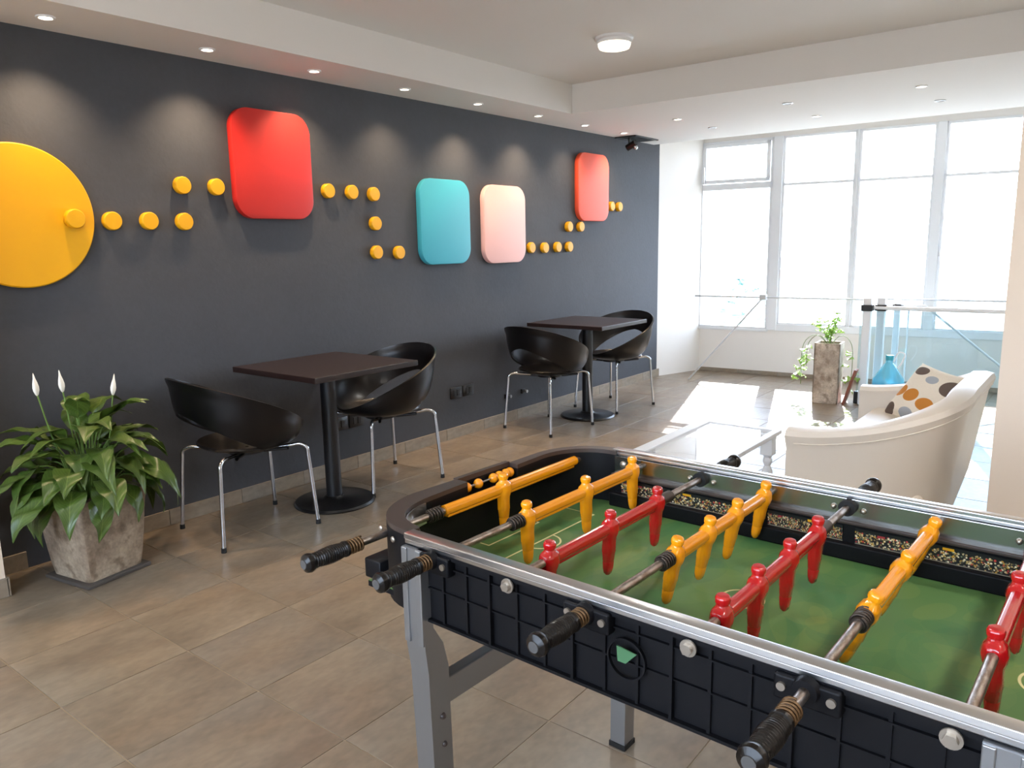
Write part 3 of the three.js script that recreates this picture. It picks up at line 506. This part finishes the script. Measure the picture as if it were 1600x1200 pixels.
// ---------------------------------------------------------------- table football
{
  const t = thing('football_table', 'black table football game with green pitch, yellow and red players and steel legs', 'football table', [0.958, 0, 2.618], -0.0318);
  const L = 0.98, W = 0.737, TOP = 0.82, BOT = 0.657, FIELD = 0.68, ROD = 0.787, rodV = (i) => -0.092 + 0.1665 * i;
  // pitch, its print drawn on a canvas
  const v0 = -0.14, v1 = L + 0.14, u0 = 0.01, u1 = 0.72;
  const cv = document.createElement('canvas'); cv.width = 1024; cv.height = 1820; const cx = cv.getContext('2d'), S = 1024 / (u1 - u0), px = (u) => (u - u0) * S, py = (v) => (v - v0) * S * (cv.height / ((v1 - v0) * S));
  cx.fillStyle = '#577f48'; cx.fillRect(0, 0, cv.width, cv.height);
  for (let k = 0; k < 240; k++) { cx.fillStyle = ['rgba(132,146,76,0.24)', 'rgba(54,122,74,0.2)', 'rgba(110,142,80,0.2)', 'rgba(46,104,62,0.16)'][k % 4]; cx.save(); cx.translate(rnd() * cv.width, rnd() * cv.height); cx.rotate(rr(-0.5, 0.5)); cx.beginPath(); cx.ellipse(0, 0, rr(20, 130), rr(12, 70), 0, 0, 7); cx.fill(); cx.restore(); }
  cx.strokeStyle = '#e6dca4'; cx.lineWidth = 6.5; const C = 0.385;
  const seg = (...p) => { cx.beginPath(); p.forEach(([u, v], i) => i ? cx.lineTo(px(u), py(v)) : cx.moveTo(px(u), py(v))); cx.stroke(); };
  for (const m of [0, 1]) {
    const y = (v) => m ? L - v : v;
    seg([C - 0.215, y(-0.14)], [C - 0.215, y(0.01)], [C + 0.215, y(0.01)], [C + 0.215, y(-0.14)]); seg([C - 0.091, y(-0.14)], [C - 0.091, y(-0.066)], [C + 0.091, y(-0.066)], [C + 0.091, y(-0.14)]);
    cx.beginPath(); m ? cx.arc(px(C), py(L - 0.01), 0.045 * S, Math.PI, 0) : cx.arc(px(C), py(0.01), 0.045 * S, 0, Math.PI); cx.stroke();
  }
  cx.beginPath(); cx.arc(px(C), py(0.487), 0.038 * S, 0, 7); cx.stroke();
  const fieldTex = new THREE.CanvasTexture(cv); fieldTex.colorSpace = THREE.SRGBColorSpace;
  {
    const g = new THREE.PlaneGeometry(u1 - u0, v1 - v0).rotateX(-Math.PI / 2).translate((u0 + u1) / 2, FIELD, (v0 + v1) / 2);
    const f = mesh('pitch', [box(u0, u1, FIELD - 0.012, FIELD - 0.0008, v0, v1)], M.tableBlack, t); mesh('pitch_print', g, std(0xffffff, 0.55, 0, { map: fieldTex }), f, false);
  }
  // long side panels with ribs
  const ribs = (s) => { // s = +1: outside towards -u
    const g = [box(0, 0.022, BOT, 0.8, 0, L)], r = (v0, v1, y0, y1, d) => g.push(box(-d, 0.002, y0, y1, v0, v1));
    for (let k = 0; k <= 16; k++) { const v = 0.03 + k * 0.0575; r(v - 0.0025, v + 0.0025, BOT, 0.8, k % 3 ? 0.005 : 0.009); }
    r(0, L, 0.722, 0.7245, 0.005); r(0, L, 0.772, 0.7745, 0.006); r(0, L, BOT, BOT + 0.005, 0.009); r(0, L, 0.792, 0.8, 0.0105);
    for (let k = 0; k < 16; k += 3) r(0.032 + k * 0.0575, 0.032 + (k + 1) * 0.0575, 0.727, 0.772, 0.0035);
    return g;
  };
  mesh('side_panel', ribs(), M.tableBlack, t);
  mesh('side_panel', ribs().map((g) => g.scale(-1, 1, 1).translate(W, 0, 0)).map((g) => { const q = g.toNonIndexed(), p = q.attributes.position; for (let i = 0; i < p.count; i += 3) { const a = [p.getX(i), p.getY(i), p.getZ(i)]; p.setXYZ(i, p.getX(i + 1), p.getY(i + 1), p.getZ(i + 1)); p.setXYZ(i + 1, ...a); } q.computeVertexNormals(); return q; }), M.tableBlack, t);
  mesh('rail', smooth(join([rbox(-0.0135, 0.0125, 0.808, TOP, -0.002, L + 0.002, 0.0025, 3), rbox(-0.0125, 0.012, 0.8, 0.8085, 0, L, 0.0015, 2)]), 0.5), M.alu, t); mesh('rail', smooth(join([rbox(W - 0.0175, W + 0.006, 0.811, TOP, -0.012, L + 0.012, 0.0025, 3), rbox(W - 0.0165, W + 0.005, 0.803, 0.8115, -0.01, L + 0.01, 0.0015, 2)]), 0.5), M.alu, t);
  mesh('mirror_strip', box(W - 0.026, W - 0.02, 0.762, 0.803, 0.0, L), M.mirror, t);
  mesh('ledge', rbox(W - 0.045, W - 0.02, 0.754, 0.763, 0, L, 0.003), M.capBrown, t); mesh('ledge', rbox(0.02, 0.03, 0.754, 0.763, 0, L, 0.003), M.capBrown, t);
  mesh('inner_wall', [box(W - 0.04, W - 0.02, FIELD, 0.756, 0, L), rbox(W - 0.055, W - 0.02, FIELD, 0.715, -0.0, L, 0.004)], M.tableBlack, t);
  { // printed spectator strips
    const c2 = document.createElement('canvas'); c2.width = 1024; c2.height = 128; const x2 = c2.getContext('2d'); x2.fillStyle = '#17171a'; x2.fillRect(0, 0, 1024, 128);
    for (let k = 0; k < 620; k++) { const yy = rr(26, 118); x2.fillStyle = ['#e0cc98', '#c4a870', '#efe4c4', '#a8945e', '#c5413a', '#77806a', '#2c2c30', '#c89a3c', '#4a4438'][Math.floor(rnd() * 9)]; x2.beginPath(); x2.arc(rnd() * 1024, yy, rr(4, 8), 0, 7); x2.fill(); }
    x2.fillStyle = '#e0a51c'; x2.fillRect(560, 10, 70, 20); x2.fillStyle = '#a83038'; x2.fillRect(150, 26, 50, 16); x2.fillStyle = '#8d8676'; x2.fillRect(0, 120, 1024, 8);
    const tx = new THREE.CanvasTexture(c2); tx.colorSpace = THREE.SRGBColorSpace; const m = std(0xffffff, 0.4, 0, { map: tx });
    for (const [a, b] of [[0.03, 0.345], [0.41, 0.57], [0.595, 0.89], [0.92, 0.97]]) { const g = new THREE.PlaneGeometry(b - a, 0.036).rotateY(-Math.PI / 2).rotateZ(0.12).translate(W - 0.0435, 0.7335, (a + b) / 2); const back = mesh('spectator_strip', box(W - 0.041, W - 0.0385, 0.716, 0.751, a, b), M.tableBlack, t); mesh('print', g, m, back, false); }
  }
  // curved ends
  const endCap = (flip) => {
    const g = new THREE.Group(); g.name = 'end_cap'; t.add(g);
    const P = (pts) => pts.map(([u, v]) => [u, flip ? L - v : v]);
    const bez = (a, b, c, d, n = 10) => { const o = []; for (let i = 0; i <= n; i++) { const s = i / n, q = 1 - s; o.push([q * q * q * a[0] + 3 * q * q * s * b[0] + 3 * q * s * s * c[0] + s * s * s * d[0], q * q * q * a[1] + 3 * q * q * s * b[1] + 3 * q * s * s * c[1] + s * s * s * d[1]]); } return o; };
    const outL = [[0, 0], ...bez([0, -0.02], [0.005, -0.1], [0.07, -0.155], [0.16, -0.162])], inL = [[0.026, 0], ...bez([0.03, -0.01], [0.04, -0.085], [0.09, -0.112], [0.17, -0.117])];
    const outR = [...bez([0.585, -0.152], [0.67, -0.148], [0.735, -0.09], [0.742, -0.018]), [0.742, 0]], inR = [...bez([0.58, -0.128], [0.65, -0.126], [0.708, -0.08], [0.712, -0.015]), [0.712, 0]];
    const ex = (pts, y0, y1) => { const s = new THREE.Shape(P(pts).map(([u, v]) => new THREE.Vector2(u, -v))); return new THREE.ExtrudeGeometry(s, { depth: y1 - y0, bevelEnabled: false }).rotateX(-Math.PI / 2).translate(0, y0, 0); };
    const left = [...outL, [0.29, -0.158], [0.29, -0.122], ...inL.slice().reverse()], right = [[0.47, -0.153], ...outR, ...inR.slice().reverse(), [0.47, -0.124]], mid = [[0.29, -0.166], [0.47, -0.163], [0.47, -0.15], [0.29, -0.153]];
    mesh('body', smooth(join([ex(left, BOT, TOP - 0.012), ex(right, BOT, TOP - 0.014), ex(mid, BOT, TOP - 0.012), ex([[0.285, -0.158], [0.475, -0.153], [0.475, -0.124], [0.285, -0.122]], BOT, 0.765)]), 0.6), M.tableBlack, g);
    mesh('rim', smooth(join([ex(left, TOP - 0.0125, TOP - 0.002), ex(right, TOP - 0.0145, TOP - 0.004), ex(mid, TOP - 0.0125, TOP - 0.001)]), 0.6), M.capBrown, g);
    const strip = inL.slice(1, -1).map(([u, v]) => { const [a, b] = P([[u + 0.0015, v + 0.0015]])[0]; return V(a, 0, b); });
    mesh('guide_strip', loft(strip.map((p) => [V(p.x, 0.81, p.z), V(p.x + 0.002, 0.81, p.z + (flip ? -0.002 : 0.002)), V(p.x + 0.002, 0.765, p.z + (flip ? -0.002 : 0.002)), V(p.x, 0.765, p.z)])), M.alu, g);
    mesh('return_tray', smooth(flip ? rbox(0.05, 0.2, BOT, 0.7, L + 0.15, L + 0.2, 0.004) : rbox(0.05, 0.2, BOT, 0.7, -0.2, -0.15, 0.004)), M.tableBlack, g);
    const zb = flip ? L + 0.14 : -0.14;
    mesh('score_wire', bar(V(0.29, 0.797, zb), V(0.47, 0.797, zb), 0.0025), M.steel, g);
    for (const u of [0.306, 0.345, 0.398, 0.42, 0.4435, 0.458]) { const b = mesh('bead', new THREE.SphereGeometry(0.0118, 16, 12).translate(u, 0.797, zb), M.playerYellow, g); }
    for (const v of [-0.05, -0.115]) { const [[u, w]] = P([[v < -0.1 ? 0.028 : 0.002, v]]); mesh('screw', new THREE.SphereGeometry(0.006, 10, 8).scale(0.5, 1, 1).translate(u, 0.79, w), M.bolt, g); }
  };
  endCap(false); endCap(true);
  // bolts, bearings on the near long side
  const hex = (y, v, u = -0.012) => [new THREE.CylinderGeometry(0.0125, 0.0125, 0.003, 20).rotateZ(Math.PI / 2).translate(u - 0.003, y, v), new THREE.CylinderGeometry(0.0085, 0.0085, 0.008, 6).rotateZ(Math.PI / 2).translate(u - 0.0075, y, v)];
  for (const v of [0.25, 0.577, 0.9]) mesh('bolt', hex(0.786, v), M.bolt, t);
  for (const i of [1, 3, 5]) { const v = rodV(i), b = mesh('bearing', [rbox(-0.02, 0.002, 0.762, 0.797, v - 0.042, v + 0.042, 0.004), new THREE.CylinderGeometry(0.016, 0.018, 0.012, 24).rotateZ(Math.PI / 2).translate(-0.022, ROD, v)], M.tableBlack, t); for (const s of [-1, 1]) mesh('bolt', new THREE.CylinderGeometry(0.0058, 0.0058, 0.006, 14).rotateZ(Math.PI / 2).translate(-0.021, 0.782, v + s * 0.031), M.bolt, b); }
  for (const v of [0.025, 0.955]) mesh('bolt', new THREE.SphereGeometry(0.0095, 14, 10).scale(0.5, 1, 1).translate(W - 0.026, 0.784, v), M.bolt, t);
  for (const i of [2, 4, 6]) { const v = rodV(i), b = mesh('bearing', new THREE.CylinderGeometry(0.017, 0.017, 0.02, 24).rotateZ(Math.PI / 2).translate(W - 0.03, ROD, v), M.rubber, t); for (const s of [-1, 1]) mesh('bolt', new THREE.SphereGeometry(0.006, 12, 8).translate(W - 0.027, ROD - 0.004, v + s * 0.03), M.bolt, b); }
  { // ball return cup in the near long side
    const cup = mesh('ball_chute', smooth(lathe([[0.03, 0], [0.033, 0], [0.033, 0.006], [0.03, 0.006], [0.03, 0]], 28).rotateZ(Math.PI / 2).translate(-0.006, 0.731, 0.475), 0.5), M.tableBlack, t);
    mesh('chute_floor', new THREE.ExtrudeGeometry(new THREE.Shape([new THREE.Vector2(-0.014, 0.009), new THREE.Vector2(0.02, 0.005), new THREE.Vector2(0.002, -0.015), new THREE.Vector2(-0.012, -0.015)]), { depth: 0.002, bevelEnabled: false }).rotateY(-Math.PI / 2).translate(-0.013, 0.742, 0.475), std(0x44704a, 0.6), cup);
  }
  // legs: folded sheet steel, flat above, boxed below
  const leg = (su, sv, U, Vv) => {
    const S2 = (y, a0, a1, b0, b1) => [V(U + su * a0, y, Vv + sv * b0), V(U + su * a1, y, Vv + sv * b0), V(U + su * a1, y, Vv + sv * b1), V(U + su * a0, y, Vv + sv * b1)];
    const cols = [[0.797, -0.02, 0.0, 0.0, 0.05], [0.64, -0.02, 0.004, 0.0, 0.05], [0.6, -0.018, 0.028, 0.0, 0.05], [0.55, -0.012, 0.04, 0.002, 0.05], [0.3, -0.006, 0.045, 0.004, 0.05], [0.012, 0.004, 0.05, 0.006, 0.05]];
    const secs = cols.map(([y, ...q]) => S2(y, ...q)); const g = loft(su * sv > 0 ? secs : secs.map((s) => s.slice().reverse()));
    const l = mesh('leg', [smooth(g, 0.4), ...(U < 0.3 ? [rbox(U - 0.0235, U - 0.018, 0.61, 0.797, Vv + (sv > 0 ? 0.0 : -0.05), Vv + (sv > 0 ? 0.014 : -0.036), 0.002), rbox(U - 0.0235, U - 0.018, 0.61, 0.797, Vv + (sv > 0 ? 0.036 : -0.014), Vv + (sv > 0 ? 0.05 : -0.0), 0.002)] : [])], M.steelLeg ??= std(0x9ea0a2, 0.36, 0.85), t);
    mesh('foot_pad', box(U + su * 0.027 - 0.026, U + su * 0.027 + 0.026, 0, 0.014, Vv + sv * 0.028 - 0.025, Vv + sv * 0.028 + 0.025), M.rubber, l);
    if (sv > 0) mesh('rivet', [new THREE.SphereGeometry(0.007, 10, 8).translate(U + su * 0.02, 0.45, Vv + 0.05), new THREE.SphereGeometry(0.006, 10, 8).translate(U + su * 0.022, 0.39, Vv + 0.05)], M.capBrown, l);
  };
  leg(1, 1, 0, 0.0); leg(1, -1, 0, L); leg(-1, 1, W - 0.0, 0.0); leg(-1, -1, W - 0.0, L);
  for (const v of [0.03, L - 0.03]) mesh('brace', rbox(0.04, W - 0.04, 0.462, 0.518, v - 0.014, v + 0.014, 0.004), M.steelLeg, t);
  // rods with players
  const ring = (y, a, b, z = 0, n = 14) => Array.from({ length: n }, (_, k) => { const f = k / n * Math.PI * 2; return V(Math.cos(f) * a, y, z + Math.sin(f) * b); });
  const playerGeo = ready(smooth(loft([[0.0372, 0.001, 0.001], [0.0366, 0.005, 0.005], [0.0345, 0.0085, 0.0085], [0.0295, 0.0108, 0.0108], [0.024, 0.0106, 0.0104], [0.02, 0.0088, 0.0086], [0.0175, 0.0084, 0.0076], [0.0145, 0.0115, 0.0085], [0.0115, 0.0168, 0.0105], [0.006, 0.0182, 0.0122], [-0.002, 0.0176, 0.0132], [-0.012, 0.0158, 0.012], [-0.02, 0.0142, 0.0098], [-0.034, 0.0138, 0.0092], [-0.05, 0.0136, 0.0096], [-0.0515, 0.0126, 0.0088], [-0.054, 0.0128, 0.0088], [-0.068, 0.0114, 0.008], [-0.0695, 0.0106, 0.0074], [-0.0715, 0.0112, 0.0078], [-0.086, 0.0102, 0.007], [-0.0945, 0.0086, 0.0058], [-0.099, 0.005, 0.0032]].map(([y, a, b]) => ring(y, a * (y < 0.0185 ? 1.22 : 1.1), b * (y < 0.0185 ? 1.35 : 1.12)))), 0.75));
  const gripGeo = (s) => ready(smooth(lathe((() => { const p = [[0.0, -0.158], [0.009, -0.1575], [0.0165, -0.152], [0.018, -0.145], [0.0165, -0.137], [0.013, -0.132], [0.0145, -0.13], [0.0145, -0.127]]; for (let k = 0; k < 13; k++) { const y = -0.125 + k * 0.0058, b = 0.0128 + 0.0026 * Math.sin(k / 12 * Math.PI); p.push([b, y], [b + 0.0012, y + 0.0018], [b + 0.0012, y + 0.0034], [b, y + 0.005]); } p.push([0.0152, -0.048], [0.0155, -0.042], [0.012, -0.04], [0, -0.04]); return p; })(), 28).rotateZ(s > 0 ? -Math.PI / 2 : Math.PI / 2), 0.5));
  const gripL = gripGeo(1), gripR = gripGeo(-1);
  const coil = (u0, u1, r = 0.0125) => { const pts = []; const n = 5; for (let k = 0; k <= n * 12; k++) { const f = k / 12 * Math.PI * 2; pts.push(V(lerp(u0, u1, k / (n * 12)), Math.cos(f) * r, Math.sin(f) * r)); } return tube(pts, 0.0021, 90, 6); };
  const sleeve = (u0, u1, r) => new THREE.CylinderGeometry(r, r, Math.abs(u1 - u0), 18).rotateZ(Math.PI / 2).translate((u0 + u1) / 2, 0, 0);
  const rods = [['yellow', [0.378], -1, 0.0, [0.19, 0.655]], ['yellow', [0.257, 0.471, 0.673], -1, -0.02], ['red', [0.112, 0.311, 0.497], 1, 0.05], ['yellow', [0.266, 0.397, 0.523, 0.671], -1, 0.17], ['red', [0.098, 0.232, 0.371, 0.516], 1, 0.04], ['yellow', [0.248, 0.44, 0.64], -1, 0.34], ['red', [0.228, 0.449, 0.655], 1, -0.03], ['red', [0.36], 1, 0]];
  rods.forEach(([col, us, side, tilt, ext], i) => {
    const m = col === 'yellow' ? M.playerYellow : M.playerRed, shift = 0;
    const tip = side < 0 ? [i === 5 ? -0.085 : i === 0 ? -0.06 : -0.035, W + 0.02] : [0.02, W + 0.06];
    const r = mesh('rod', sleeve(tip[0], tip[1], 0.0076), M.rod, t); r.position.set(0, ROD, rodV(i)); r.rotation.x = tilt;
    const e = ext ?? [us[0], us[us.length - 1]];
    mesh('player_bar', smooth(join([sleeve(e[0] - 0.008, e[1] + 0.008, 0.0118), rbox(e[0], e[1], -0.0165, -0.006, -0.0062, 0.0062, 0.003)]), 0.6), m, r);
    for (const u of us) { const p = mesh('player', playerGeo, m, r); p.position.x = u; }
    const s0 = side < 0 ? e[0] - 0.012 : e[1] + 0.012;
    mesh('bumper', side < 0 ? [coil(s0 - 0.042, s0 - 0.004), sleeve(s0 - 0.044, s0 - 0.004, 0.0105)] : sleeve(s0 + 0.004, s0 + 0.045, 0.0125), side < 0 ? M.spring : M.spring, r);
    const off = side < 0 ? tip[0] + 0.035 : W + 0.02; // where the grip's own origin sits
    const h = mesh('handle', side < 0 ? gripL : gripR, M.grip ??= phys(0x100c0a, 0.3, { specularIntensity: 0.7 }), r); h.position.x = side < 0 ? off - 0.018 : off - 0.01; if (side < 0) h.scale.x = 0.81;
    if (side < 0) { mesh('spring', [coil(off - 0.05, off - 0.016, 0.0125), sleeve(off - 0.05, off - 0.016, 0.0098)], M.spring2 ??= std(0x6e5438, 0.4, 0.7), r); mesh('handle_cap', new THREE.CylinderGeometry(0.0085, 0.0085, 0.003, 18).rotateZ(Math.PI / 2).translate(off + 0.012 - 0.1575, 0, 0), std(0x4a4846, 0.7), h.parent); }
  });
}
renderer.render(scene, camera);
